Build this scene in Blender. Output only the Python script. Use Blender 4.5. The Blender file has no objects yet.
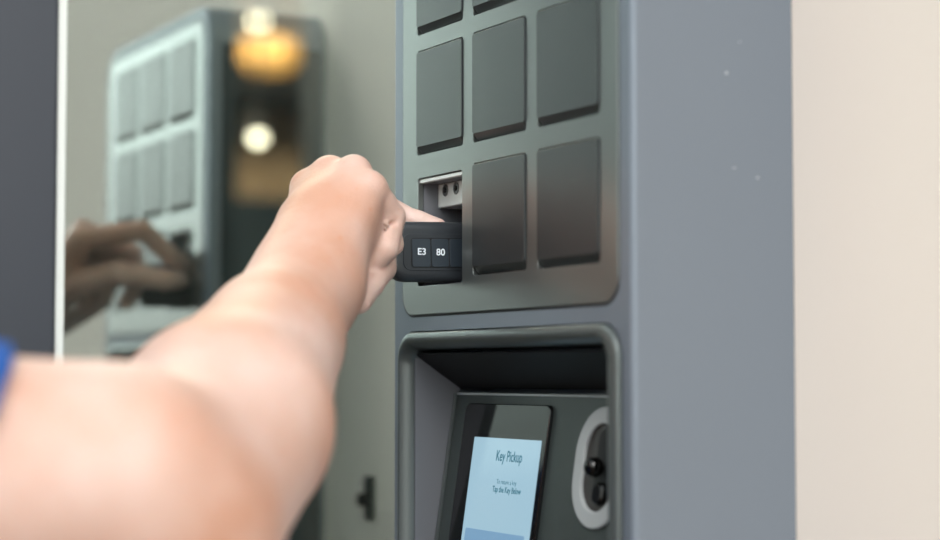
import bpy, bmesh, math, random
import numpy as np
from mathutils import Vector, Matrix
random.seed(4)
S = bpy.context.scene
COL = S.collection
rad = math.radians

# ------------------------------------------------------------------ helpers
def link(name, me, mat=None, parent=None, loc=None, smooth=False):
    o = bpy.data.objects.new(name, me); COL.objects.link(o)
    if mat is not None:
        if not me.materials: me.materials.append(mat)
    if loc is not None: o.location = loc
    if parent is not None:
        o.parent = parent
        # parents are never rotated: keep the child's world place
        p = parent; off = Vector((0, 0, 0))
        while p is not None: off += Vector(p.location); p = p.parent
        o.location = Vector(o.location) - off
    if smooth:
        for p in me.polygons: p.use_smooth = True
    return o

def thing(name, label, cat, loc=(0, 0, 0), group=None):
    o = bpy.data.objects.new(name, None); COL.objects.link(o); o.location = loc
    o.empty_display_size = .05
    return tag(o, label, cat, group)
def tag(o, label, cat, group=None):
    o['label'] = label; o['category'] = cat
    if group: o['group'] = group
    return o
def struct(o):
    o['kind'] = 'structure'; return o

def mesh_from(bm, name='m'):
    me = bpy.data.meshes.new(name); bm.to_mesh(me); bm.free(); return me
def box_bm(x0, x1, y0, y1, z0, z1, bm=None, bev=0, seg=2):
    own = bm is None
    b = bmesh.new()
    bmesh.ops.create_cube(b, size=1)
    for v in b.verts:
        v.co = ((x0 + x1)/2 + v.co.x*(x1 - x0), (y0 + y1)/2 + v.co.y*(y1 - y0), (z0 + z1)/2 + v.co.z*(z1 - z0))
    if bev:
        bmesh.ops.bevel(b, geom=b.edges[:], offset=bev, segments=seg, affect='EDGES', profile=.5)
    if own: return b
    me = bpy.data.meshes.new('t'); b.to_mesh(me); b.free(); bm.from_mesh(me); bpy.data.meshes.remove(me)
    return bm
def box(name, x0, x1, y0, y1, z0, z1, mat, parent=None, bev=0, seg=2):
    return link(name, mesh_from(box_bm(x0, x1, y0, y1, z0, z1, None, bev, seg)), mat, parent)

def rrect(x0, x1, z0, z1, r, n=8):
    """rounded rectangle in x,z, counter-clockwise; r number or (bl, br, tr, tl)"""
    if not isinstance(r, (tuple, list)): r = (r,)*4
    pts = []
    for (cx, cz, a0, rr) in ((x0 + r[0], z0 + r[0], 180, r[0]), (x1 - r[1], z0 + r[1], 270, r[1]),
                             (x1 - r[2], z1 - r[2], 0, r[2]), (x0 + r[3], z1 - r[3], 90, r[3])):
        for i in range(n + 1):
            a = rad(a0 + 90*i/n); pts.append((cx + rr*math.cos(a), cz + rr*math.sin(a)))
    return pts
def loft(rings, cap0=True, cap1=True, flip=False):
    """rings: list of (points2d, y) -> bmesh, in x,y,z"""
    bm = bmesh.new(); rows = []
    for pts, y in rings:
        rows.append([bm.verts.new((p[0], y if not callable(y) else y(p), p[1])) for p in pts])
    n = len(rows[0])
    for a, b in zip(rows, rows[1:]):
        for i in range(n):
            j = (i + 1) % n
            try: bm.faces.new((a[i], a[j], b[j], b[i]))
            except ValueError: pass
    if cap0: bm.faces.new(rows[0])
    if cap1: bm.faces.new(list(reversed(rows[-1])))
    bmesh.ops.remove_doubles(bm, verts=bm.verts[:], dist=1e-6)
    bmesh.ops.recalc_face_normals(bm, faces=bm.faces[:])
    return bm
def evaluate(o, name=None):
    dg = bpy.context.evaluated_depsgraph_get(); dg.update()
    me = bpy.data.meshes.new_from_object(o.evaluated_get(dg))
    o.modifiers.clear(); old = o.data; o.data = me
    return o
def cut(o, cutters):
    for c in cutters:
        m = o.modifiers.new('b', 'BOOLEAN'); m.operation = 'DIFFERENCE'; m.solver = 'EXACT'; m.object = c
    evaluate(o)
    for c in cutters:
        me = c.data; bpy.data.objects.remove(c); bpy.data.meshes.remove(me)
def bevel(o, w, seg=2, ang=35):
    m = o.modifiers.new('bevel', 'BEVEL'); m.width = w; m.segments = seg; m.limit_method = 'ANGLE'; m.angle_limit = rad(ang)
    m.harden_normals = False
    return o
def text_obj(name, s, size, mat, parent, loc, rot, align='CENTER', ext=.00015, sx=1, off=0):
    cu = bpy.data.curves.new('t', 'FONT'); cu.body = s; cu.size = size; cu.align_x = align; cu.align_y = 'CENTER'; cu.extrude = ext; cu.offset = off
    t = bpy.data.objects.new('t', cu); COL.objects.link(t); t.rotation_euler = rot; t.scale = (sx, 1, 1)
    dg = bpy.context.evaluated_depsgraph_get(); dg.update()
    me = bpy.data.meshes.new_from_object(t.evaluated_get(dg)); me.transform(t.matrix_world if False else Matrix.LocRotScale(None, t.rotation_euler, t.scale))
    bpy.data.objects.remove(t); bpy.data.curves.remove(cu)
    me.materials.clear()
    return link(name, me, mat, parent, loc)

# ------------------------------------------------------------------ materials
def new_mat(name):
    m = bpy.data.materials.new(name); m.use_nodes = True
    return m, m.node_tree, m.node_tree.nodes['Principled BSDF']
def mat(name, col, rough=.5, metal=0, spec=.5, bump=0, bscale=200, var=0, vscale=5, coat=0, emis=None, es=0):
    m, nt, b = new_mat(name)
    b.inputs['Base Color'].default_value = (*col, 1); b.inputs['Roughness'].default_value = rough
    b.inputs['Metallic'].default_value = metal; b.inputs['Specular IOR Level'].default_value = spec
    b.inputs['Coat Weight'].default_value = coat; b.inputs['Coat Roughness'].default_value = .22
    tc = nt.nodes.new('ShaderNodeTexCoord')
    if var:
        n = nt.nodes.new('ShaderNodeTexNoise'); n.inputs['Scale'].default_value = vscale; n.inputs['Detail'].default_value = 5
        nt.links.new(tc.outputs['Object'], n.inputs['Vector'])
        r = nt.nodes.new('ShaderNodeValToRGB')
        r.color_ramp.elements[0].position = .3; r.color_ramp.elements[1].position = .7
        r.color_ramp.elements[0].color = (*[c*(1 - var) for c in col], 1); r.color_ramp.elements[1].color = (*[min(1, c*(1 + var)) for c in col], 1)
        nt.links.new(n.outputs['Fac'], r.inputs['Fac']); nt.links.new(r.outputs['Color'], b.inputs['Base Color'])
    if bump:
        n = nt.nodes.new('ShaderNodeTexNoise'); n.inputs['Scale'].default_value = bscale; n.inputs['Detail'].default_value = 3
        nt.links.new(tc.outputs['Object'], n.inputs['Vector'])
        bp = nt.nodes.new('ShaderNodeBump'); bp.inputs['Strength'].default_value = bump; bp.inputs['Distance'].default_value = .0005
        nt.links.new(n.outputs['Fac'], bp.inputs['Height']); nt.links.new(bp.outputs['Normal'], b.inputs['Normal'])
    if emis:
        b.inputs['Emission Color'].default_value = (*emis, 1); b.inputs['Emission Strength'].default_value = es
    return m
M = dict(
    shell=mat('grey_powder_coat', (.180, .208, .250), .38, .3, .5, .25, 900, .02, 3),
    plate=mat('satin_plate', (.205, .222, .220), .33, .85, .5, .12, 1200, coat=.6),
    door=mat('dark_door_coat', (.026, .031, .034), .34, .25, .5, .3, 1500, coat=.2),
    black=mat('black_rubber', (.006, .006, .007), .6),
    bezel=mat('bezel_coat', (.11, .125, .125), .34, .5, .5, .12, 900),
    recess=mat('recess_coat', (.15, .155, .175), .5, .1),
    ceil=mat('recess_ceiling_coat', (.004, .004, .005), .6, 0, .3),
    reader=mat('reader_plate_coat', (.045, .056, .055), .42, .25, .5, .2, 1200),
    gloss=mat('black_screen_glass', (.004, .004, .005), .06, 0, .6),
    ring=mat('pale_ring', (.40, .42, .43), .4),
    slot=mat('slot_brown_grey', (.035, .030, .029), .45),
    chrome=mat('dark_chrome', (.045, .045, .045), .15, 1),
    block=mat('pale_socket_block', (.82, .85, .84), .42, .3),
    screw=mat('screw_steel', (.22, .22, .22), .3, .9),
    fob=mat('fob_black_plastic', (.026, .030, .036), .38, 0, .5, .2, 3000),
    fobb=mat('fob_button_rubber', (.022, .031, .042), .45, 0, .5, .2, 3000),
    white=mat('white_print', (.75, .8, .85), .5),
    ink=mat('screen_ink', (.03, .10, .14), .5, emis=(.06, .19, .25), es=.5),
    wall=mat('cream_render', (.89, .785, .705), .8, 0, .2, .3, 250, .012, 4),
    post=mat('anodised_post', (.045, .050, .064), .45, .3, .5),
    sky_strip=mat('pale_sky_reflection', (.75, .77, .75), .5),
    floor=mat('concrete_paving', (.09, .072, .062), .85, 0, .3, .4, 60, .15, 3),
    ifloor=mat('indoor_floor', (.10, .085, .07), .5, 0, .5, .1, 60, .1, 3),
    iwall=mat('indoor_tan_wall', (.42, .30, .185), .8, 0, .3, .2, 50, .05, 2),
    iceil=mat('indoor_ceiling', (.12, .11, .10), .9),
    dark=mat('dark_bulkhead', (.015, .013, .012), .7),
    sideshade=mat('dark_blue_side_shade', (.010, .022, .030), .6, 0, .2),
    pnavy=mat('dark_blue_partition', (.012, .022, .030), .7),
    lampw=mat('lamp_globe', (.9, .8, .6), .5, emis=(1, .86, .62), es=14.0),
    lampo=mat('amber_shade', (.8, .45, .15), .5, emis=(1, .50, .12), es=1.3),
    navy=mat('shirt_blue', (.025, .095, .34), .85, 0, .2, .6, 900, .1, 60),
    denim=mat('trouser_charcoal', (.03, .032, .04), .9, 0, .2, .6, 700, .1, 40),
    hair=mat('brown_hair', (.05, .028, .015), .6, 0, .3, 1, 300, .3, 80),
    shoe=mat('shoe_leather', (.03, .022, .018), .5),
    nail=mat('nail', (.86, .62, .55), .3),
    eye=mat('eye_white', (.8, .8, .78), .2),
)
# screen: a lit panel
def screen_mat(name, c, s):
    m, nt, b = new_mat(name)
    b.inputs['Base Color'].default_value = (.02, .02, .02, 1); b.inputs['Roughness'].default_value = .12
    b.inputs['Emission Color'].default_value = (*c, 1); b.inputs['Emission Strength'].default_value = s
    return m
M['screen'] = screen_mat('lit_display', (.36, .56, .68), .82)
M['button'] = screen_mat('lit_display_button', (.16, .30, .45), 1.0)
# skin
m, nt, b = new_mat('skin')
tc = nt.nodes.new('ShaderNodeTexCoord')
n1 = nt.nodes.new('ShaderNodeTexNoise'); n1.inputs['Scale'].default_value = 9; n1.inputs['Detail'].default_value = 4
r1 = nt.nodes.new('ShaderNodeValToRGB')
r1.color_ramp.elements[0].position = .35; r1.color_ramp.elements[0].color = (.54, .29, .205, 1)
r1.color_ramp.elements[1].position = .65; r1.color_ramp.elements[1].color = (.67, .48, .425, 1)
n2 = nt.nodes.new('ShaderNodeTexNoise'); n2.inputs['Scale'].default_value = 170; n2.inputs['Detail'].default_value = 2
r2 = nt.nodes.new('ShaderNodeValToRGB')
r2.color_ramp.elements[0].position = .68; r2.color_ramp.elements[0].color = (0, 0, 0, 1)
r2.color_ramp.elements[1].position = .74; r2.color_ramp.elements[1].color = (.45, .45, .45, 1)
mx = nt.nodes.new('ShaderNodeMix'); mx.data_type = 'RGBA'; mx.inputs[7].default_value = (.55, .22, .10, 1)
vo = nt.nodes.new('ShaderNodeTexVoronoi'); vo.inputs['Scale'].default_value = 450
n3 = nt.nodes.new('ShaderNodeTexNoise'); n3.inputs['Scale'].default_value = 60; n3.inputs['Detail'].default_value = 6
ad = nt.nodes.new('ShaderNodeMath'); ad.operation = 'MULTIPLY_ADD'; ad.inputs[1].default_value = .35
bp = nt.nodes.new('ShaderNodeBump'); bp.inputs['Strength'].default_value = .35; bp.inputs['Distance'].default_value = .0015
for n in (n1, n2, vo, n3): nt.links.new(tc.outputs['Object'], n.inputs['Vector'])
nt.links.new(n1.outputs['Fac'], r1.inputs['Fac']); nt.links.new(n2.outputs['Fac'], r2.inputs['Fac'])
nt.links.new(r1.outputs['Color'], mx.inputs[6]); nt.links.new(r2.outputs['Color'], mx.inputs[0])
nt.links.new(mx.outputs[2], b.inputs['Base Color'])
nt.links.new(vo.outputs['Distance'], ad.inputs[0]); nt.links.new(n3.outputs['Fac'], ad.inputs[2])
nt.links.new(ad.outputs[0], bp.inputs['Height']); nt.links.new(bp.outputs['Normal'], b.inputs['Normal'])
b.inputs['Roughness'].default_value = .48; b.inputs['Specular IOR Level'].default_value = .4
b.inputs['Subsurface Weight'].default_value = .12; b.inputs['Subsurface Radius'].default_value = (1, .35, .2); b.inputs['Subsurface Scale'].default_value = .008
M['skin'] = m
# coated window glass: reflects strongly at a slant, clear otherwise
m, nt, b = new_mat('coated_glass'); nt.nodes.remove(b)
out = nt.nodes['Material Output']
tr = nt.nodes.new('ShaderNodeBsdfTransparent'); tr.inputs['Color'].default_value = (.90, .94, .92, 1)
gl = nt.nodes.new('ShaderNodeBsdfGlossy'); gl.inputs['Color'].default_value = (.80, .88, .86, 1); gl.inputs['Roughness'].default_value = 0.0
lw = nt.nodes.new('ShaderNodeLayerWeight'); fr = nt.nodes.new('ShaderNodeMath'); fr.operation = 'MULTIPLY_ADD'; fr.inputs[1].default_value = .6; fr.inputs[2].default_value = .33
nt.links.new(lw.outputs['Facing'], fr.inputs[0])
ms = nt.nodes.new('ShaderNodeMixShader')
nt.links.new(fr.outputs[0], ms.inputs[0]); nt.links.new(tr.outputs[0], ms.inputs[1]); nt.links.new(gl.outputs[0], ms.inputs[2]); nt.links.new(ms.outputs[0], out.inputs[0])
M['glass'] = m

# ------------------------------------------------------------------ the setting
YW = .742                     # face of the wall the kiosk is fixed to
XG = -1.528                   # plane of the window glass
struct(box('floor', XG - .03, 4.5, -5, 2.0, -.1, 0, M['floor']))
struct(box('wall_back', XG + .0, 4.0, YW, YW + .2, 0, 3.4, M['wall']))
# window wall on the left: post, pane, pale strip
w1 = struct(bpy.data.objects.new('window_1', None)); COL.objects.link(w1); w1.location = (XG, .58, 0)
box('pane', XG - .002, XG + .002, .40, YW + .002, .06, 3.1, M['glass'], w1)
box('sky_strip', XG + .0021, XG + .007, .412, .4205, .06, 3.1, M['sky_strip'], w1, .002)  # pale strip put in for sky reflected at the pane edge
box('sill_rail', XG - .03, XG + .03, .40, YW - .002, 0, .06, M['post'], w1, .002)
box('head_rail', XG - .03, XG + .03, .40, YW - .002, 3.1, 3.2, M['post'], w1, .002)
p = struct(box('trim_1', XG - .07, XG + .012, .24, .412, 0, 3.4, M['post'], None, .003))
w2 = struct(bpy.data.objects.new('window_2', None)); COL.objects.link(w2); w2.location = (XG, -1, 0)
box('pane', XG - .002, XG + .002, -2.2, .25, .06, 3.1, M['glass'], w2)
box('sill_rail', XG - .03, XG + .03, -2.2, .24, 0, .06, M['post'], w2, .002)
box('head_rail', XG - .03, XG + .03, -2.2, .24, 3.1, 3.2, M['post'], w2, .002)
# room behind the glass
struct(box('floor_indoor', -7, XG - .03, -2.3, 4.2, -.1, 0, M['ifloor']))
struct(box('ceiling', -7, XG + .03, -2.3, 4.2, 3.2, 3.3, M['iceil']))
struct(box('wall_far', -7.1, -7, -2.3, 4.2, 0, 3.2, M['iwall']))
struct(box('wall_side', -7, XG - .08, 4.2, 4.3, 0, 3.2, M['iwall']))
struct(box('wall_inner', XG - .08, XG - .0, YW + .2, 4.2, 0, 3.2, M['iwall']))
struct(box('trim_2', -6.95, -6.6, 1.0, 4.19, 2.39, 2.60, M['dark'], None, .02))
struct(box('wall_partition', -4.3, -4.1, -1.0, 1.53, 0, 3.2, M['pnavy']))
struct(box('trim_3', -6.95, -6.7, 1.0, 4.19, 0, 2.02, M['pnavy'], None, .01))
struct(box('wall_light_block', -4.3, -4.1, 1.775, 4.19, 0, 3.2, M['pnavy']))  # added dark partition, keeps room light out of the reflected wall
# lamps behind the glass
def lamp(x, y, z, r, label):
    t = thing('globe_lamp', label, 'lamp', (x, y, 3.2), 'pendant globe lamps behind the glass')
    bm = bmesh.new(); bmesh.ops.create_uvsphere(bm, u_segments=24, v_segments=14, radius=r, matrix=Matrix.Translation((x, y, z)))
    link('globe', mesh_from(bm), M['lampw'], t, None, True)
    bm = bmesh.new(); bmesh.ops.create_cone(bm, segments=12, radius1=.006, radius2=.006, depth=3.2 - z - r, matrix=Matrix.Translation((x, y, (3.2 + z + r)/2)), cap_ends=True)
    link('cord', mesh_from(bm), M['dark'], t)
    bm = bmesh.new(); bmesh.ops.create_cone(bm, segments=20, radius1=.03, radius2=.018, depth=.05, matrix=Matrix.Translation((x, y, z + r + .015)), cap_ends=True)
    link('cap', mesh_from(bm), M['dark'], t)
lamp(-5.58, 2.152, 2.465, .022, 'upper warm white globe lamp seen through the glass')
lamp(-4.669, 1.801, 1.975, .018, 'lower pale globe lamp seen through the glass below the dark bulkhead')
t = thing('amber_lamp', 'amber glowing shade hanging just under the upper globe lamp', 'lamp', (-6.05, 2.375, 3.2))
rows = [[(-6.05 + r*math.cos(2*math.pi*i/28), 2.375 + r*math.sin(2*math.pi*i/28)) for i in range(28)] for r in (.07, .10, .10, .03)]
bm = bmesh.new(); vs = [[bm.verts.new((x, y, z)) for x, y in row] for row, z in zip(rows, (2.39, 2.42, 2.49, 2.51))]
for a, c in zip(vs, vs[1:]):
    for i in range(28): bm.faces.new((a[i], a[(i+1) % 28], c[(i+1) % 28], c[i]))
bm.faces.new(list(reversed(vs[0]))); bm.faces.new(vs[-1])
link('lamp_shade', mesh_from(bm), M['lampo'], t)
box('cord', -6.056, -6.044, 2.369, 2.381, 2.57, 3.2, M['dark'], t)
# small dark latch on the wall between glass and kiosk
lt = thing('wall_latch', 'small dark upright latch plate on the wall left of the kiosk', 'latch', (-1.430, YW, 1.235))
link('latch_plate', mesh_from(loft([(rrect(-1.437, -1.423, 1.214, 1.256, .005), YW - .0002), (rrect(-1.437, -1.423, 1.214, 1.256, .005), YW - .005), (rrect(-1.4355, -1.4245, 1.2155, 1.2545, .004), YW - .006)])), M['black'], lt)
link('latch_knob', mesh_from(loft([(rrect(-1.4335, -1.4265, 1.228, 1.240, .003), YW - .0059), (rrect(-1.4335, -1.4265, 1.228, 1.240, .003), YW - .014)])), M['chrome'], lt)

# ------------------------------------------------------------------ the kiosk
X0, X1, YF, ZT = -1.3185, -.9775, .62, 1.712
K = thing('key_locker_kiosk', 'grey key pickup kiosk with black locker doors and a recessed screen', 'kiosk', ((X0 + X1)/2, .68, 0))
e = .004
def outl(i, r=.034): return rrect(X0 + i, X1 - i, .0 + i, ZT - i, (.004 - i*.5, .004 - i*.5, r - i*.5, r - i*.5), 8)
rings = [(outl(0), YW - .0005)]
for k in range(6):
    a = rad(90*k/5); rings.append((outl(e*(1 - math.cos(a)) if k else 0), YF + e - e*math.sin(a)))
cab = link('cabinet', mesh_from(loft(rings)), M['shell'], K)
wx0, wx1, wz0, wz1 = -1.2845, -1.0055, 1.085, 1.3725       # screen recess, as cut
PX0, PX1, PZ0, PZ1 = -1.3005, -.9925, 1.3945, 1.698       # satin plate
colx = [(-1.2750, -1.2010), (-1.1845, -1.1085), (-1.0920, -1.0140)]
rowz = [(1.4205, 1.4985), (1.5145, 1.5915), (1.6050, 1.6820)]
def prism(x0, x1, z0, z1, r, y0, y1, n=8):
    return link('cutter', mesh_from(loft([(rrect(x0, x1, z0, z1, r, n), y0), (rrect(x0, x1, z0, z1, r, n), y1)])))
cutters = [prism(PX0 - .0016, PX1 + .0016, PZ0 - .0016, PZ1 + .0016, .0186, .60, .6262)]
OX0, OX1, OZ0, OZ1 = -1.2740, -1.2018, 1.4158, 1.4965      # the open cell
cutters.append(prism(OX0 - .001, OX1 + .001, OZ0 - .001, OZ1 + .001, .003, .61, .705))
cutters.append(prism(-1.3046, -.9892, 1.061, 1.3826, .0215, .60, .690))
cut(cab, cutters)
for i, (a, b_) in enumerate(colx):
    pass
# satin plate with nine openings
pl = link('front_plate', mesh_from(loft([(rrect(PX0, PX1, PZ0, PZ1, .017, 10), .6238), (rrect(PX0, PX1, PZ0, PZ1, .017, 10), .6196), (rrect(PX0 + .0004, PX1 - .0004, PZ0 + .0004, PZ1 - .0004, .0166, 10), .6192)])), M['plate'], K)
cs = []
for ri, (z0, z1) in enumerate(rowz):
    for ci, (x0, x1) in enumerate(colx):
        if ri == 0 and ci == 0: cs.append(prism(OX0, OX1, OZ0, OZ1, .0025, .61, .63, 4))
        else: cs.append(prism(x0 - .0006, x1 + .0006, z0 - .0006, z1 + .0008, .0028, .61, .6232, 4))
cut(pl, cs)
bevel(pl, .0004, 2)
ps = rrect(PX0 - .0014, PX1 + .0014, PZ0 - .0014, PZ1 + .0014, .0184, 10)
sl0 = link('plate_gap_shade', mesh_from(loft([(ps, .6261), (ps, .6206)])), M['black'], K)  # black sheet filling the plate groove, its shade put in as colour
cut(sl0, [prism(PX0 - .0001, PX1 + .0001, PZ0 - .0001, PZ1 + .0001, .0171, .61, .62405, 10)])
cut(sl0, [prism(OX0 - .002, OX1 + .002, OZ0 - .002, OZ1 + .002, .002, .61, .63, 4)])
sl0.data.materials.clear(); sl0.data.materials.append(M['black'])
for cx_, cz_, cr_ in ((.6905, 1.5395, .0007), (.7140, 1.4745, .0006), (.6960, 1.4800, .0005), (.7010, 1.5600, .0004)):
    bmc = bmesh.new(); bmesh.ops.create_uvsphere(bmc, u_segments=8, v_segments=6, radius=cr_, matrix=Matrix.Translation((X1, cx_, cz_)))
    link('paint_chip', mesh_from(bmc), M['white'], cab)
pl.data.materials.clear(); pl.data.materials.append(M['plate'])
cab.data.materials.clear(); cab.data.materials.append(M['shell'])
for ri, (z0, z1) in enumerate(rowz):
    for ci, (x0, x1) in enumerate(colx):
        if ri == 0 and ci == 0: continue
        r = .0024
        rg = [(rrect(x0, x1, z0 + .0008, z1, r, 4), .6230), (rrect(x0, x1, z0 + .0012, z1, r, 4), .6222),
              (rrect(x0, x1, z0 + .0052, z1 - .0001, r, 4), .6186), (rrect(x0 + .0004, x1 - .0004, z0 + .0057, z1 - .0006, r*.85, 4), .6181)]
        d = link('locker_door', mesh_from(loft(rg)), M['door'], K)
        s0 = rrect(x0 - .0005, x1 + .0005, z0 - .0005, z1 + .0007, .0026, 4)
        link('door_gap_shade', mesh_from(loft([(s0, .62315), (s0, .62305)])), M['black'], d)  # black backing added so the gap round the door reads as shadow
# open cell: liner, key block with two sockets
lin = link('cell_liner', mesh_from(loft([(rrect(OX0 - .0008, OX1 + .0008, OZ0 - .0008, OZ1 + .0008, .003, 4), .6242),
      (rrect(OX0 - .0008, OX1 + .0008, OZ0 - .0008, OZ1 + .0008, .003, 4), .704)], True, True)), M['recess'], K)
cut(lin, [link('cutter', mesh_from(box_bm(OX0 + .0007, OX1 - .0007, .60, .7025, OZ0 + .0007, OZ1 - .0035)))])
lin.data.materials.clear(); lin.data.materials.append(M['recess'])
lip = box('cell_lip', OX0 + .0006, OX1 - .0006, .6205, .6245, OZ1 - .0034, OZ1 - .0008, M['block'], K, .0003)
kb = box('key_block', OX0 + .0010, OX1 - .0010, .6355, .690, 1.4750, OZ1 - .0036, M['block'], K, .0009)
for xx in (-1.2600, -1.2425, -1.2250, -1.2095):
    def circ(r, n=20): return [(xx + r*.9*math.cos(2*math.pi*i/n), 1.4875 + r*math.sin(2*math.pi*i/n)) for i in range(n)]
    s = link('key_socket', mesh_from(loft([(circ(.0046), .6357), (circ(.0046), .6348), (circ(.0034), .6348), (circ(.0032), .6354)])), M['screw'], kb)
    link('socket_hole', mesh_from(loft([(circ(.0019), .63535), (circ(.0019), .6344), (circ(.0010), .6342)])), M['black'], s)

# bezel of the screen recess
def br(i, rr): return rrect(-1.3030 + i*.42, -.9910 - i*1.6, 1.062 + i, 1.3810 - i, rr, 10)
bz = [(br(.0012, .019), .6232), (br(0, .020), .6199), (br(0, .020), .6180), (br(.0008, .0195), .6170), (br(.0045, .018), .6166),
      (br(.0062, .0165), .6172), (br(.0108, .0135), .6262), (br(.0116, .0128), .6300), (br(.0118, .0126), .655)]
bezel = link('recess_bezel', mesh_from(loft(bz, False, False)), M['bezel'], K)
for p in bezel.data.polygons: p.use_smooth = True
sm = bezel.modifiers.new('solid', 'SOLIDIFY'); sm.thickness = .0006; sm.offset = -1
# recess liner: tilted left cheek, sloped ceiling, right cheek
c0 = .6623 - .1496*1.3386
def yb(z): return c0 + .1496*z
RX0, RX1, RZ0, RZ1 = -1.2966, -1.0030, 1.074, 1.3692
def poly(name, quads, matl, th=.0012):
    bm = bmesh.new()
    for q in quads: bm.faces.new([bm.verts.new(v) for v in q])
    bmesh.ops.recalc_face_normals(bm, faces=bm.faces[:])
    o = link(name, mesh_from(bm), matl, K); s_ = o.modifiers.new('s', 'SOLIDIFY'); s_.thickness = th; s_.offset = 0
    return o
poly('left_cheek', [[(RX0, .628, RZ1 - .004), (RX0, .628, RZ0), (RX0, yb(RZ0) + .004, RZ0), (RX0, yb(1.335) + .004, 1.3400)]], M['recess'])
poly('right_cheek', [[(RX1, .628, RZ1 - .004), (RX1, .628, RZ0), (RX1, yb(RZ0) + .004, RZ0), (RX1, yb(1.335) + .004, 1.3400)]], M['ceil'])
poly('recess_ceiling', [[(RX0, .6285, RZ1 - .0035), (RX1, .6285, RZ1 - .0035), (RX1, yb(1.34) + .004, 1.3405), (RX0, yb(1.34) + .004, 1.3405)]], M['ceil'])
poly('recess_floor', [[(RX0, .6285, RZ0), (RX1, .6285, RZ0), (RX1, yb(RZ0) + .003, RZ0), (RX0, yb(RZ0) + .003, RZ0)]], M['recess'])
# tilted reader plate and what is mounted on it; the plate's frame: x along, h up the slope, n towards the viewer
tl = math.atan(.1496)
RMAT = Matrix(((1, 0, 0), (0, math.cos(tl), math.sin(tl)), (0, -math.sin(tl), math.cos(tl))))
def on_panel(bm, lift=0.0):
    """bm drawn in x, y(depth), z(height in the world) with y=0 on the plate; sheared up on to the tilted plate"""
    for v in bm.verts:
        z = v.co.z; v.co = Vector((v.co.x, yb(z) + v.co.y - lift, z))
    return bm
def plate_part(name, x0, x1, z0, z1, r, h0, h1, matl, parent, ch=.0006, n=8):
    rr = rrect(x0, x1, z0, z1, r, n); ri = rrect(x0 + ch, x1 - ch, z0 + ch, z1 - ch, max(r - ch, .0003), n)
    return link(name, mesh_from(on_panel(loft([(rr, -h0), (rr, -h1 + ch), (ri, -h1)]))), matl, parent)
rp = plate_part('reader_plate', RX0 + .0045, RX1 - .0015, 1.078, 1.3375, .002, -.003, .0, M['reader'], K)
fr_ = plate_part('reader_trim', RX0 + .0012, RX0 + .0040, 1.078, 1.3365, .001, -.002, .0016, M['bezel'], rp, .0004)
plate_part('reader_trim', RX0 + .005, RX1 - .002, 1.3350, 1.3366, .0004, -.001, .0008, M['ring'], rp, .0003)
ts = plate_part('touchscreen', -1.2700, -1.1425, 1.120, 1.3290, .006, .0001, .0030, M['gloss'], K)
plate_part('display', -1.2490, -1.1487, 1.150, 1.3045, .0006, .0029, .00318, M['screen'], ts, .0001, 2)
plate_part('screen_button', -1.2440, -1.1560, 1.205, 1.2385, .0015, .00316, .0034, M['button'], ts, .0001, 3)
def ptext(s, size, xc, z, sx=1.0, off=0):
    o = text_obj('screen_text', s, size, M['ink'], ts, (xc, yb(z) - .00345, z), (math.pi/2 - tl, 0, 0), 'CENTER', .00005, sx, off)
    return o
ptext('Key Pickup', .0108, -1.1920, 1.2917, .80, .00012)
ptext('To return a key', .0046, -1.1910, 1.2737, 1.0)
ptext('Tap the Key Below', .0060, -1.1895, 1.2682, .90, .00012)
# stadium ring with key slot and knob
kr = link('slot_ring', mesh_from(on_panel(loft([(rrect(-1.1020, -1.0400, 1.2495, 1.3290, 0.0305, 14), -.0001), (rrect(-1.1020, -1.0400, 1.2495, 1.3290, 0.0305, 14), -.0022), (rrect(-1.1012, -1.0408, 1.2503, 1.3282, .0305, 14), -.0030),
     (rrect(-1.0915, -1.0505, 1.2595, 1.3190, .0205, 14), -.0030), (rrect(-1.0905, -1.0515, 1.2605, 1.3180, .0195, 14), -.0022), (rrect(-1.0905, -1.0515, 1.2605, 1.3180, .0195, 14), -.0001)], False, False))), M['ring'], K)
plate_part('slot_face', -1.0908, -1.0512, 1.2602, 1.3183, .0195, .0001, .0006, M['slot'], kr, .0002, 12)
plate_part('slot_opening', -1.0770, -1.0580, 1.2640, 1.3150, .0085, .00055, .0010, M['black'], kr, .0002, 8)
bm = bmesh.new(); bmesh.ops.create_uvsphere(bm, u_segments=24, v_segments=14, radius=.0068, matrix=Matrix.Translation((-1.0670, yb(1.2900) - .0085, 1.2900)))
kn = link('slot_knob', mesh_from(bm), M['chrome'], kr, None, True)
plate_part('slot_catch', -1.0715, -1.0590, 1.2655, 1.2800, .005, .0009, .0055, M['chrome'], kr, .0015, 8)
box('side_shade_panel', X0 - .0016, X0 - .0001, .632, YW - .006, .11, ZT - .04, M['sideshade'], K, .0005)  # added dark sheet: shade of the kiosk's left side put into its colour
# base plinth line and vents low on the kiosk
box('plinth', X0 + .01, X1 - .01, .6155, .6205, .02, .10, M['black'], K, .001)

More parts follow.
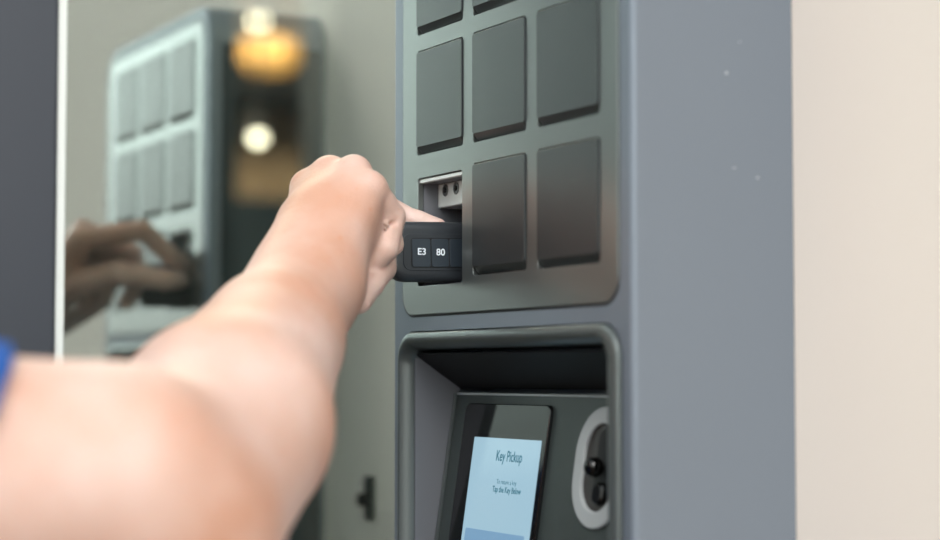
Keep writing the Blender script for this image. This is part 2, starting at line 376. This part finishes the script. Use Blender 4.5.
# ------------------------------------------------------------------ the key fob
FB = thing('car_key_fob', 'black car key fob with two white button symbols, held in the open locker cell', 'key fob', (-1.235, .6125, 1.4405))
FX = -1.2280
def frr(y0, y1, z0, z1, r, n=8): return rrect(y0, y1, z0, z1, r, n)
TL = rad(1.5)
def fob_bm(rings, caps=(True, True)):
    bm = loft([(p, x) for p, x in rings], *caps)
    for v in bm.verts:        # drawn (y, x, z) -> swap, tilt a little
        y, x, z = v.co; dy, dz = y - .6125, z - 1.4405
        bulge = .0
        v.co = (x, .6125 + dy*math.cos(TL) - dz*math.sin(TL), 1.4405 + dy*math.sin(TL) + dz*math.cos(TL))
    bmesh.ops.recalc_face_normals(bm, faces=bm.faces[:]); return bm
r = (.014, .009, .009, .014)
def sh(i): return frr(.5755 + i, .6495 - i, 1.4175 + i, 1.4610 - i, tuple(max(q - i, .001) for q in r), 8)
body = link('fob_body', mesh_from(fob_bm([(sh(.004), FX - .0150), (sh(.001), FX - .0135), (sh(0), FX - .011), (sh(0), FX - .0045), (sh(.0012), FX - .0018), (sh(.0035), FX - .0004), (sh(.0060), FX - .0000)])), M['fob'], FB)
for p in body.data.polygons: p.use_smooth = True
bevel(body, .0003, 1, 60)
# raised middle field, then two buttons
def fpanel(name, y0, y1, z0, z1, rr, x0, x1, matl, par, ch=.0003):
    return link(name, mesh_from(fob_bm([(frr(y0, y1, z0, z1, rr, 6), x0), (frr(y0, y1, z0, z1, rr, 6), x1 - ch), (frr(y0 + ch, y1 - ch, z0 + ch, z1 - ch, max(rr - ch, .0002), 6), x1)])), matl, par)
fpanel('fob_field', .5850, .6420, 1.4255, 1.4520, .006, FX - .0002, FX + .0007, M['fob'], FB)
fpanel('button_gap', .5910, .6345, 1.4272, 1.4490, .0028, FX + .0005, FX + .00085, M['black'], FB, .0001)
for y0, y1, s in ((.5917, .6066, 'E3'), (.6074, .6212, '80'), (.6220, .6338, '')):
    bt = fpanel('button', y0, y1, 1.4279, 1.4483, .0018, FX + .0007, FX + .0014, M['fobb'], FB)
    if s:
        text_obj('button_symbol', s, .0068, M['white'], bt, (FX + .00145, (y0 + y1)/2 + .0003, 1.4385), (math.pi/2, 0, math.pi/2 ), 'CENTER', .00006, 1.05, .00012)

# ------------------------------------------------------------------ signed-distance modelling for the person
class Field:
    def __init__(s, lo, hi, h):
        s.lo = np.array(lo, float); s.h = h
        s.n = np.ceil((np.array(hi) - s.lo)/h).astype(int) + 1
        s.f = np.full(s.n, .05, np.float32)
        s.ax = [(s.lo[i] + np.arange(s.n[i])*h).astype(np.float32) for i in range(3)]
    def _win(s, lo, hi):
        a = np.clip(np.floor((np.array(lo) - s.lo)/s.h).astype(int), 0, s.n); b = np.clip(np.ceil((np.array(hi) - s.lo)/s.h).astype(int) + 1, 0, s.n)
        return a, b
    def add(s, fn, lo, hi, k=.01, pad=.03, mode='add'):
        a, b = s._win(np.array(lo) - pad - k, np.array(hi) + pad + k)
        if (b <= a).any(): return
        X = s.ax[0][a[0]:b[0], None, None]; Y = s.ax[1][None, a[1]:b[1], None]; Z = s.ax[2][None, None, a[2]:b[2]]
        d = fn(X, Y, Z); F = s.f[a[0]:b[0], a[1]:b[1], a[2]:b[2]]
        if mode == 'add':
            h = np.maximum(k - np.abs(F - d), 0)/k
            s.f[a[0]:b[0], a[1]:b[1], a[2]:b[2]] = np.minimum(F, d) - h*h*k*.25
        else:
            h = np.maximum(k - np.abs(F + d), 0)/k
            s.f[a[0]:b[0], a[1]:b[1], a[2]:b[2]] = np.maximum(F, -d) + h*h*k*.25
    def cap(s, p, q, r0, r1, k=.01, sq=None, mode='add'):
        p = np.array(p, float); q = np.array(q, float); R = max(r0, r1)
        ba = q - p; L2 = max(float(ba@ba), 1e-12)
        def fn(X, Y, Z):
            dx, dy, dz = X - p[0], Y - p[1], Z - p[2]
            t = np.clip((dx*ba[0] + dy*ba[1] + dz*ba[2])/L2, 0, 1)
            ex, ey, ez = dx - t*ba[0], dy - t*ba[1], dz - t*ba[2]
            e2 = ex*ex + ey*ey + ez*ez
            if sq is not None:                     # sq = (axis, factor): squash across that axis
                w, fct = sq; c = ex*w[0] + ey*w[1] + ez*w[2]; e2 = e2 + c*c*(fct*fct - 1)
            return (np.sqrt(e2) - (r0 + (r1 - r0)*t)).astype(np.float32)
        s.add(fn, np.minimum(p, q) - R, np.maximum(p, q) + R, k, .03, mode)
    def ell(s, c, r, k=.01, mode='add', rot=None):
        c = np.array(c, float); r = np.array(r, float)
        def fn(X, Y, Z):
            dx, dy, dz = X - c[0], Y - c[1], Z - c[2]
            if rot is not None:
                dx, dy, dz = [rot[i][0]*dx + rot[i][1]*dy + rot[i][2]*dz for i in range(3)]
            k0 = np.sqrt((dx/r[0])**2 + (dy/r[1])**2 + (dz/r[2])**2); k1 = np.sqrt((dx/r[0]**2)**2 + (dy/r[1]**2)**2 + (dz/r[2]**2)**2)
            return (k0*(k0 - 1)/np.maximum(k1, 1e-6)).astype(np.float32)
        R = r.max(); s.add(fn, c - R, c + R, k, .02, mode)
    def half(s, p, n):                              # keep only where (x-p).n < 0
        X = s.ax[0][:, None, None]; Y = s.ax[1][None, :, None]; Z = s.ax[2][None, None, :]
        d = ((X - p[0])*n[0] + (Y - p[1])*n[1] + (Z - p[2])*n[2]).astype(np.float32)
        s.f = np.maximum(s.f, d)
    def mesh(s):
        f = s.f; f[0] = f[-1] = 1; f[:, 0] = f[:, -1] = 1; f[:, :, 0] = f[:, :, -1] = 1
        sg = f < 0
        cnt = np.zeros(tuple(s.n - 1), np.uint8)
        sl = lambda o, n: slice(o, n - 1 + o)
        for i in (0, 1):
            for j in (0, 1):
                for k in (0, 1): cnt += sg[sl(i, s.n[0]), sl(j, s.n[1]), sl(k, s.n[2])]
        idx = np.argwhere((cnt > 0) & (cnt < 8)); del cnt
        pos = np.zeros((len(idx), 3)); c = np.zeros(len(idx))
        cs = [(i, j, k) for i in (0, 1) for j in (0, 1) for k in (0, 1)]
        V = {q: f[idx[:, 0] + q[0], idx[:, 1] + q[1], idx[:, 2] + q[2]] for q in cs}
        for q in cs:
            for ax in range(3):
                if q[ax]: continue
                w = list(q); w[ax] = 1; w = tuple(w)
                m_ = (V[q] < 0) != (V[w] < 0); t = np.where(m_, V[q]/np.where(m_, V[q] - V[w], 1), 0)
                for a_ in range(3): pos[:, a_] += np.where(m_, q[a_] + (t if a_ == ax else 0), 0)
                c += m_
        pts = s.lo + (idx + pos/c[:, None])*s.h
        vm = np.full(tuple(s.n - 1), -1, np.int32); vm[idx[:, 0], idx[:, 1], idx[:, 2]] = np.arange(len(idx))
        faces = []
        for ax in range(3):
            u_, v_ = (ax + 1) % 3, (ax + 2) % 3
            a = [slice(None)]*3; b = [slice(None)]*3; a[ax] = slice(0, -1); b[ax] = slice(1, None)
            A, B = sg[tuple(a)], sg[tuple(b)]
            e_ = np.argwhere(A != B); e_ = e_[(e_[:, u_] > 0) & (e_[:, v_] > 0) & (e_[:, u_] < s.n[u_] - 1) & (e_[:, v_] < s.n[v_] - 1)]
            ins = A[e_[:, 0], e_[:, 1], e_[:, 2]]
            q = []
            for du, dv in ((-1, -1), (0, -1), (0, 0), (-1, 0)):
                g = e_.copy(); g[:, u_] += du; g[:, v_] += dv; q.append(vm[g[:, 0], g[:, 1], g[:, 2]])
            q = np.stack(q, 1); q[~ins] = q[~ins][:, ::-1]; faces.append(q)
        F = np.concatenate(faces); F = F[(F >= 0).all(1)]
        return pts, F
def np_mesh(parts, name='m'):
    off = 0; P = []; Q = []
    for p, f in parts: P.append(p); Q.append(f + off); off += len(p)
    P = np.concatenate(P); Q = np.concatenate(Q)
    me = bpy.data.meshes.new(name)
    me.vertices.add(len(P)); me.vertices.foreach_set('co', P.astype(np.float32).ravel())
    me.loops.add(Q.size); me.loops.foreach_set('vertex_index', Q.astype(np.int32).ravel())
    me.polygons.add(len(Q)); me.polygons.foreach_set('loop_start', np.arange(0, Q.size, 4, dtype=np.int32))
    me.polygons.foreach_set('loop_total', np.full(len(Q), 4, np.int32))
    me.update(calc_edges=True); me.validate()
    me.polygons.foreach_set('use_smooth', np.ones(len(me.polygons), bool))
    return me

J = dict(
    shoulder=(-0.9541, 0.0789, 1.3246),
    elbow=(-0.9298, 0.3063, 1.2642),
    fore1=(-1.0162, 0.3722, 1.3213),
    fore2=(-1.104, 0.4361, 1.3705),
    wrist=(-1.1574, 0.4809, 1.4091),
    bulge1=(-0.9101, 0.2751, 1.2982),
    bulge2=(-0.9061, 0.1741, 1.2996),
    mcI=(-1.2413, 0.5169, 1.4822),
    mcM=(-1.2199, 0.5246, 1.4905),
    mcR=(-1.1939, 0.5313, 1.4891),
    mcP=(-1.1757, 0.5352, 1.4766),
    palmA=(-1.1828, 0.495, 1.426),
    palmB=(-1.1865, 0.529, 1.4456),
    piI=(-1.277, 0.5667, 1.4905),
    diI=(-1.2636, 0.5996, 1.4671),
    tiI=(-1.2496, 0.6231, 1.4582),
    crA=(-1.1774, 0.542, 1.4469),
    crB=(-1.1738, 0.5524, 1.4538),
    piM=(-1.2307, 0.5713, 1.4708),
    diM=(-1.2339, 0.5792, 1.4433),
    tiM=(-1.2377, 0.5636, 1.4215),
    piR=(-1.2125, 0.5636, 1.4641),
    diR=(-1.1924, 0.5528, 1.4239),
    tiR=(-1.1647, 0.5223, 1.3989),
    piP=(-1.1836, 0.5547, 1.4588),
    diP=(-1.1775, 0.5474, 1.4368),
    tiP=(-1.1834, 0.5374, 1.4258),
    cmT=(-1.2006, 0.5031, 1.4354),
    mcT=(-1.2538, 0.5511, 1.4486),
    ipT=(-1.2727, 0.5916, 1.4423),
    tiT=(-1.2623, 0.6113, 1.4438),
    hem=(-0.8775, 0.2218, 1.3606),
)

def V_(n): return np.array(J[n])
# right arm and hand, fine grid
allp = np.array([J[k] for k in J if k not in ('shoulder',)])
lo = np.minimum(allp.min(0), V_('shoulder')) - .075; hi = np.maximum(allp.max(0), V_('shoulder')) + .075
A = Field(lo, hi, .0022)
sh_, el, fa1, fa2, wr = V_('shoulder'), V_('elbow'), V_('fore1'), V_('fore2'), V_('wrist')
up = sh_ + (el - sh_)*.5
A.cap(sh_, up, .060, .057, .01); A.cap(up, el, .057, .052, .01)
A.cap(V_('bulge1'), V_('bulge2'), .059, .059, .03)
A.cap(el, fa1, .054, .0585, .03); A.cap(fa1, fa2, .0585, .0445, .006); A.cap(fa2, wr, .0445, .0335, .006)
A.cap((el + V_('bulge1'))/2, fa1, .048, .050, .03)
# palm
cam_dir = np.array([-.886, .461, .055])
for mc, r0, r1, kk in (('mcI', .0165, .0125, .02), ('mcM', .0175, .0125, .02), ('mcR', .0170, .0120, .018), ('mcP', .0145, .0115, .014)):
    b0 = wr + (V_(mc) - wr)*.10 + (V_(mc) - V_('mcM'))*.25
    A.cap(b0, V_(mc), r0*1.15, r1, kk)
A.cap(wr, (wr + V_('mcM'))/2, .029, .020, .03)
A.cap(V_('palmA'), V_('palmB'), .020, .016, .02)
# fingers
def finger(names, rs, k0=.008):
    P = [V_(n) for n in names]
    G = Field(np.min(P, 0) - .02, np.max(P, 0) + .02, .0022)
    for i in range(len(P) - 1): A_ = (P[i], P[i + 1], rs[i], rs[i + 1])
    return P
def add_finger(names, rs, k0=.010, k1=.0025):
    P = [V_(n) for n in names]
    # snap to the lattice of the arm so that the finger is one field, joined with a tight blend
    loF = np.min(P, 0) - .025; hiF = np.max(P, 0) + .025
    a, b = A._win(loF, hiF)
    G = Field.__new__(Field); G.lo = A.lo + a*A.h; G.h = A.h; G.n = b - a
    G.f = np.full(G.n, .05, np.float32); G.ax = [A.ax[i][a[i]:b[i]] for i in range(3)]
    for i in range(len(P) - 1):
        mid = (P[i] + P[i+1])/2
        G.cap(P[i], mid, rs[i], (rs[i] + rs[i+1])/2*.95, .002); G.cap(mid, P[i+1], (rs[i] + rs[i+1])/2*.95, rs[i+1], .003)
    F = A.f[a[0]:b[0], a[1]:b[1], a[2]:b[2]]
    # blend widely near the knuckle, tightly elsewhere
    X = A.ax[0][a[0]:b[0], None, None]; Y = A.ax[1][None, a[1]:b[1], None]; Z = A.ax[2][None, None, a[2]:b[2]]
    dk = np.sqrt((X - P[0][0])**2 + (Y - P[0][1])**2 + (Z - P[0][2])**2)
    k = k1 + (k0 - k1)*np.clip(1 - (dk - .006)/.009, 0, 1)
    h = np.maximum(k - np.abs(F - G.f), 0)/k
    A.f[a[0]:b[0], a[1]:b[1], a[2]:b[2]] = np.minimum(F, G.f) - h*h*k*.25
add_finger(('mcI', 'piI', 'diI', 'tiI'), (.0120, .0100, .0092, .0075))
add_finger(('mcM', 'piM', 'diM', 'tiM'), (.0122, .0100, .0088, .0078))
add_finger(('mcR', 'piR', 'diR', 'tiR'), (.0115, .0098, .0092, .0084))
add_finger(('mcP', 'piP', 'diP', 'tiP'), (.0112, .0102, .0094, .0086))
add_finger(('cmT', 'mcT', 'ipT', 'tiT'), (.0160, .0125, .0105, .0085), .02, .003)
A.cap(V_('crA'), V_('crB'), .0026, .0022, .0015, None, 'sub')
arm_parts = A.mesh()
print('arm verts', len(arm_parts[0]))

# rest of the body at a coarser step
PC = np.array([sh_[0] - .185, sh_[1] - .055, 0])         # below the neck, on the floor
def P_(x, y, z): return (PC[0] + x, PC[1] + y, z)
zs = float(sh_[2])
B = Field((PC[0] - .42, PC[1] - .20, .0), (PC[0] + .30, PC[1] + .26, zs + .40), .0055)
def torso(T, g=0.0):
    T.cap(P_(-.06, 0, zs - .50), P_(.06, 0, zs - .50), .125 + g, .125 + g, .06)
    T.cap(P_(-.05, 0, zs - .36), P_(.05, 0, zs - .36), .115 + g, .115 + g, .08)
    T.cap(P_(-.08, 0, zs - .16), P_(.08, 0, zs - .16), .115 + g, .115 + g, .08)
    T.cap(P_(-.13, 0, zs - .02), P_(.13, 0, zs - .02), .062 + g, .062 + g, .06)
torso(B)
lsh = np.array(P_(-.175, 0, zs)); lel = lsh + np.array([-.06, -.02, -.29]); lwr = lel + np.array([.0, .10, -.24])
B.cap(P_(.13, 0, zs - .01), sh_ , .06, .058, .03); B.cap(sh_, up, .056, .053, .03)
B.cap(lsh, lel, .056, .045, .03); B.cap(lel, lel*.4 + lwr*.6, .047, .036, .02); B.cap(lel*.4 + lwr*.6, lwr, .036, .027, .02)
# left hand, slightly curled
pm = lwr + np.array([.0, .02, -.065]); B.cap(lwr, pm, .024, .026, .02, ((1, 0, 0), 1.5))
for q, L in enumerate((.066, .076, .070, .056)):
    yy = -.030 + .020*(3 - q); b0 = pm + np.array([0, yy*.9, -.022]); b1 = b0 + np.array([.004, .004, -L*.5]); b2 = b1 + np.array([.014, .004, -L*.42])
    B.cap(b0, b1, .0095, .0085, .004); B.cap(b1, b2, .0085, .0075, .004)
B.cap(lwr + np.array([.01, .02, -.02]), pm + np.array([.02, .05, -.01]), .014, .011, .01); B.cap(pm + np.array([.02, .05, -.01]), pm + np.array([.025, .052, -.045]), .011, .009, .004)
# neck and head
zh = zs + .235
B.cap(P_(0, -.005, zs + .02), P_(0, .012, zs + .13), .060, .055, .04)
B.ell(P_(0, .005, zh + .03), (.075, .095, .098), .03); B.ell(P_(0, .035, zh - .045), (.055, .062, .062), .04)
B.cap(P_(0, .098, zh + .012), P_(0, .118, zh - .022), .007, .011, .010)
B.ell(P_(0, .092, zh - .058), (.026, .012, .008), .008)
for sx in (-1, 1):
    B.ell(P_(sx*.031, .096, zh + .008), (.017, .012, .010), .008, 'sub'); B.ell(P_(sx*.078, .0, zh - .005), (.010, .018, .031), .006)
    B.ell(P_(sx*.045, .075, zh - .022), (.022, .020, .018), .02)
# legs
for sx in (-1, 1):
    hp, kn_, an = P_(sx*.09, 0, zs - .55), P_(sx*.10, .01, .48), P_(sx*.11, -.01, .09)
    B.cap(hp, kn_, .088, .060, .05); B.cap(kn_, an, .060, .040, .03); B.cap(an, P_(sx*.115, .12, .045), .038, .028, .03)
body_parts = B.mesh()
PR = thing('person', 'person in a blue short-sleeved shirt reaching out bare right arm with a key fob', 'person', (PC[0], PC[1], 0))
bodyo = link('body', np_mesh([arm_parts, body_parts], 'body'), M['skin'], PR)
# shirt
T = Field((PC[0] - .42, PC[1] - .22, zs - .62), (PC[0] + .40, PC[1] + .26, zs + .13), .0055)
torso(T, .012)
ad_ = (el - sh_)/np.linalg.norm(el - sh_)
hem = V_('hem')
T.cap(P_(.13, 0, zs - .01), sh_, .076, .076, .03); T.cap(sh_, V_('bulge2'), .076, .068, .02); T.cap(V_('bulge2'), V_('bulge1'), .0665, .0665, .02)
T2 = T.f.copy(); 
T.cap(lsh, lsh + (lel - lsh)*.6, .073, .068, .03)
# cut sleeves and neckline
X = T.ax[0][:, None, None]; Y = T.ax[1][None, :, None]; Z = T.ax[2][None, None, :]
hn = ad_ + np.array([0, 0, -.24]); hn /= np.linalg.norm(hn)
d = ((X - hem[0])*hn[0] + (Y - hem[1])*hn[1] + (Z - hem[2])*hn[2]).astype(np.float32)
T.f = np.maximum(T.f, np.where((X + 0*Y + 0*Z > PC[0] + .12) & (Z > zs - .17), d, -1))
T.cap(P_(0, .01, zs + .055), P_(0, .03, zs + .2), .066, .075, .006, None, 'sub')
T.half((0, 0, zs - .575), (0, 0, -1))
ll = (lel - lsh)/np.linalg.norm(lel - lsh); lh = lsh + ll*.17
d = ((X - lh[0])*ll[0] + (Y - lh[1])*ll[1] + (Z - lh[2])*ll[2]).astype(np.float32)
T.f = np.maximum(T.f, np.where((X + 0*Y + 0*Z < PC[0] - .165 - (zs - Z)*.22) & (Z > zs - .30), d, -1))
link('shirt', np_mesh([T.mesh()], 'shirt'), M['navy'], PR)
# trousers
Q = Field((PC[0] - .26, PC[1] - .20, .05), (PC[0] + .26, PC[1] + .20, zs - .50), .006)
Q.cap(P_(-.06, 0, zs - .54), P_(.06, 0, zs - .54), .134, .134, .06)
for sx in (-1, 1):
    Q.cap(P_(sx*.09, 0, zs - .58), P_(sx*.10, .01, .48), .100, .076, .05); Q.cap(P_(sx*.10, .01, .48), P_(sx*.11, -.01, .08), .075, .062, .03)
link('trousers', np_mesh([Q.mesh()], 'trousers'), M['denim'], PR)
for sx in (-1, 1):
    H = Field(P_(sx*.115 - .07, -.10, -.01), P_(sx*.115 + .07, .24, .13), .004)
    H.cap(P_(sx*.112, -.045, .045), P_(sx*.118, .14, .038), .042, .038, .02); H.cap(P_(sx*.112, -.01, .05), P_(sx*.111, -.012, .09), .045, .048, .02)
    H.half((0, 0, .0015), (0, 0, -1))
    link('shoe', np_mesh([H.mesh()], 'shoe'), M['shoe'], PR)
Hh = Field(P_(-.12, -.14, zh - .10), P_(.12, .13, zh + .17), .004)
Hh.ell(P_(0, -.006, zh + .045), (.084, .102, .096), .01); Hh.ell(P_(0, -.03, zh - .01), (.080, .078, .075), .02)
Hh.ell(P_(0, .115, zh - .02), (.085, .075, .085), .02, 'sub')
link('hair', np_mesh([Hh.mesh()], 'hair'), M['hair'], PR)
for sx in (-1, 1):
    bm = bmesh.new(); bmesh.ops.create_uvsphere(bm, u_segments=16, v_segments=10, radius=.011, matrix=Matrix.Translation(P_(sx*.031, .0815, zh + .008)))
    ey = link('eye', mesh_from(bm), M['eye'], PR, None, True)
    bm = bmesh.new(); bmesh.ops.create_uvsphere(bm, u_segments=14, v_segments=8, radius=.0052, matrix=Matrix.Translation(P_(sx*.031, .0880, zh + .008)))
    link('iris', mesh_from(bm), M['hair'], ey, None, True)

# ------------------------------------------------------------------ light
w = bpy.data.worlds.new('sky'); S.world = w; w.use_nodes = True; nt = w.node_tree
bg = nt.nodes['Background']
tc = nt.nodes.new('ShaderNodeTexCoord'); sx_ = nt.nodes.new('ShaderNodeSeparateXYZ'); nt.links.new(tc.outputs['Generated'], sx_.inputs[0])
# height: dark ground below, bright haze above
rz = nt.nodes.new('ShaderNodeValToRGB'); el_ = rz.color_ramp.elements
mr = nt.nodes.new('ShaderNodeMapRange'); mr.inputs[1].default_value = -1; mr.inputs[2].default_value = 1
nt.links.new(sx_.outputs['Z'], mr.inputs[0]); nt.links.new(mr.outputs[0], rz.inputs['Fac'])
SKY = [(0, (.06, .05, .045)), (.49, (.10, .08, .07)), (.52, (.34, .35, .33)), (.60, (.80, .87, .83)), (1, (.95, 1.0, 1.05))]
el_[0].position = SKY[0][0]; el_[0].color = (*SKY[0][1], 1); el_[1].position = 1; el_[1].color = (*SKY[-1][1], 1)
for p_, c_ in SKY[1:-1]:
    q = el_.new(p_); q.color = (*c_, 1)
# side: sky brighter to the right; narrow bright lobe added for the mirrored kiosk
rx = nt.nodes.new('ShaderNodeFloatCurve'); cv = rx.mapping; cv.use_clip = False; c_ = cv.curves[0]
mx_ = nt.nodes.new('ShaderNodeMapRange'); mx_.inputs[1].default_value = -1; mx_.inputs[2].default_value = 1
for k_, (px_, v_) in enumerate(((0, .07), (.4, .09), (.7, .15), (.86, .21), (.945, .30), (.972, .95), (1, 1.0))):
    if k_ == 0: c_.points[0].location = (px_, v_)
    elif k_ == 1: c_.points[1].location = (1, 1.0)
    if 0 < k_ < 6: c_.points.new(px_, v_)
cv.update()
m10 = nt.nodes.new('ShaderNodeMath'); m10.operation = 'MULTIPLY'; m10.inputs[1].default_value = 10
nt.links.new(sx_.outputs['X'], mx_.inputs[0]); nt.links.new(mx_.outputs[0], rx.inputs['Value']); nt.links.new(rx.outputs[0], m10.inputs[0])
vm_ = nt.nodes.new('ShaderNodeVectorMath'); vm_.operation = 'SCALE'
nt.links.new(rz.outputs['Color'], vm_.inputs[0]); nt.links.new(m10.outputs[0], vm_.inputs['Scale'])
nt.links.new(vm_.outputs[0], bg.inputs['Color']); bg.inputs['Strength'].default_value = 1.0
sl = bpy.data.lights.new('sun', 'SUN'); sl.energy = 1.4; sl.angle = rad(25); sl.color = (1, .97, .93)
so = bpy.data.objects.new('sun', sl); COL.objects.link(so)
d = Vector((.72, -.48, .72)); so.rotation_euler = d.to_track_quat('Z', 'Y').to_euler(); so.location = d*4
al = bpy.data.lights.new('room_light', 'AREA'); al.energy = 500; al.size = 2; al.color = (1, .85, .65)
ao = bpy.data.objects.new('room_light', al); COL.objects.link(ao); ao.location = (-4.6, 1.2, 3.15)

# ------------------------------------------------------------------ camera
cd = bpy.data.cameras.new('camera'); cam = bpy.data.objects.new('camera', cd); COL.objects.link(cam); S.camera = cam
cd.sensor_width = 36; cd.lens = 1900/940*36; cd.clip_start = .02
A0 = rad(27.5); P0 = math.atan(105/1900)
f = Vector((-math.cos(A0)*math.cos(P0), math.sin(A0)*math.cos(P0), math.sin(P0))); rr_ = Vector((math.sin(A0), math.cos(A0), 0)); uu = rr_.cross(f)
mw = Matrix((rr_, uu, -f)).transposed().to_4x4(); mw.translation = (0, 0, 1.35); cam.matrix_world = mw
cd.dof.use_dof = True; cd.dof.focus_distance = 1.37; cd.dof.aperture_fstop = 2.8
S.view_settings.view_transform = 'Standard'; S.view_settings.look = 'None'; S.view_settings.gamma = 1; S.view_settings.use_curve_mapping = False
S.view_settings.exposure = 0.2
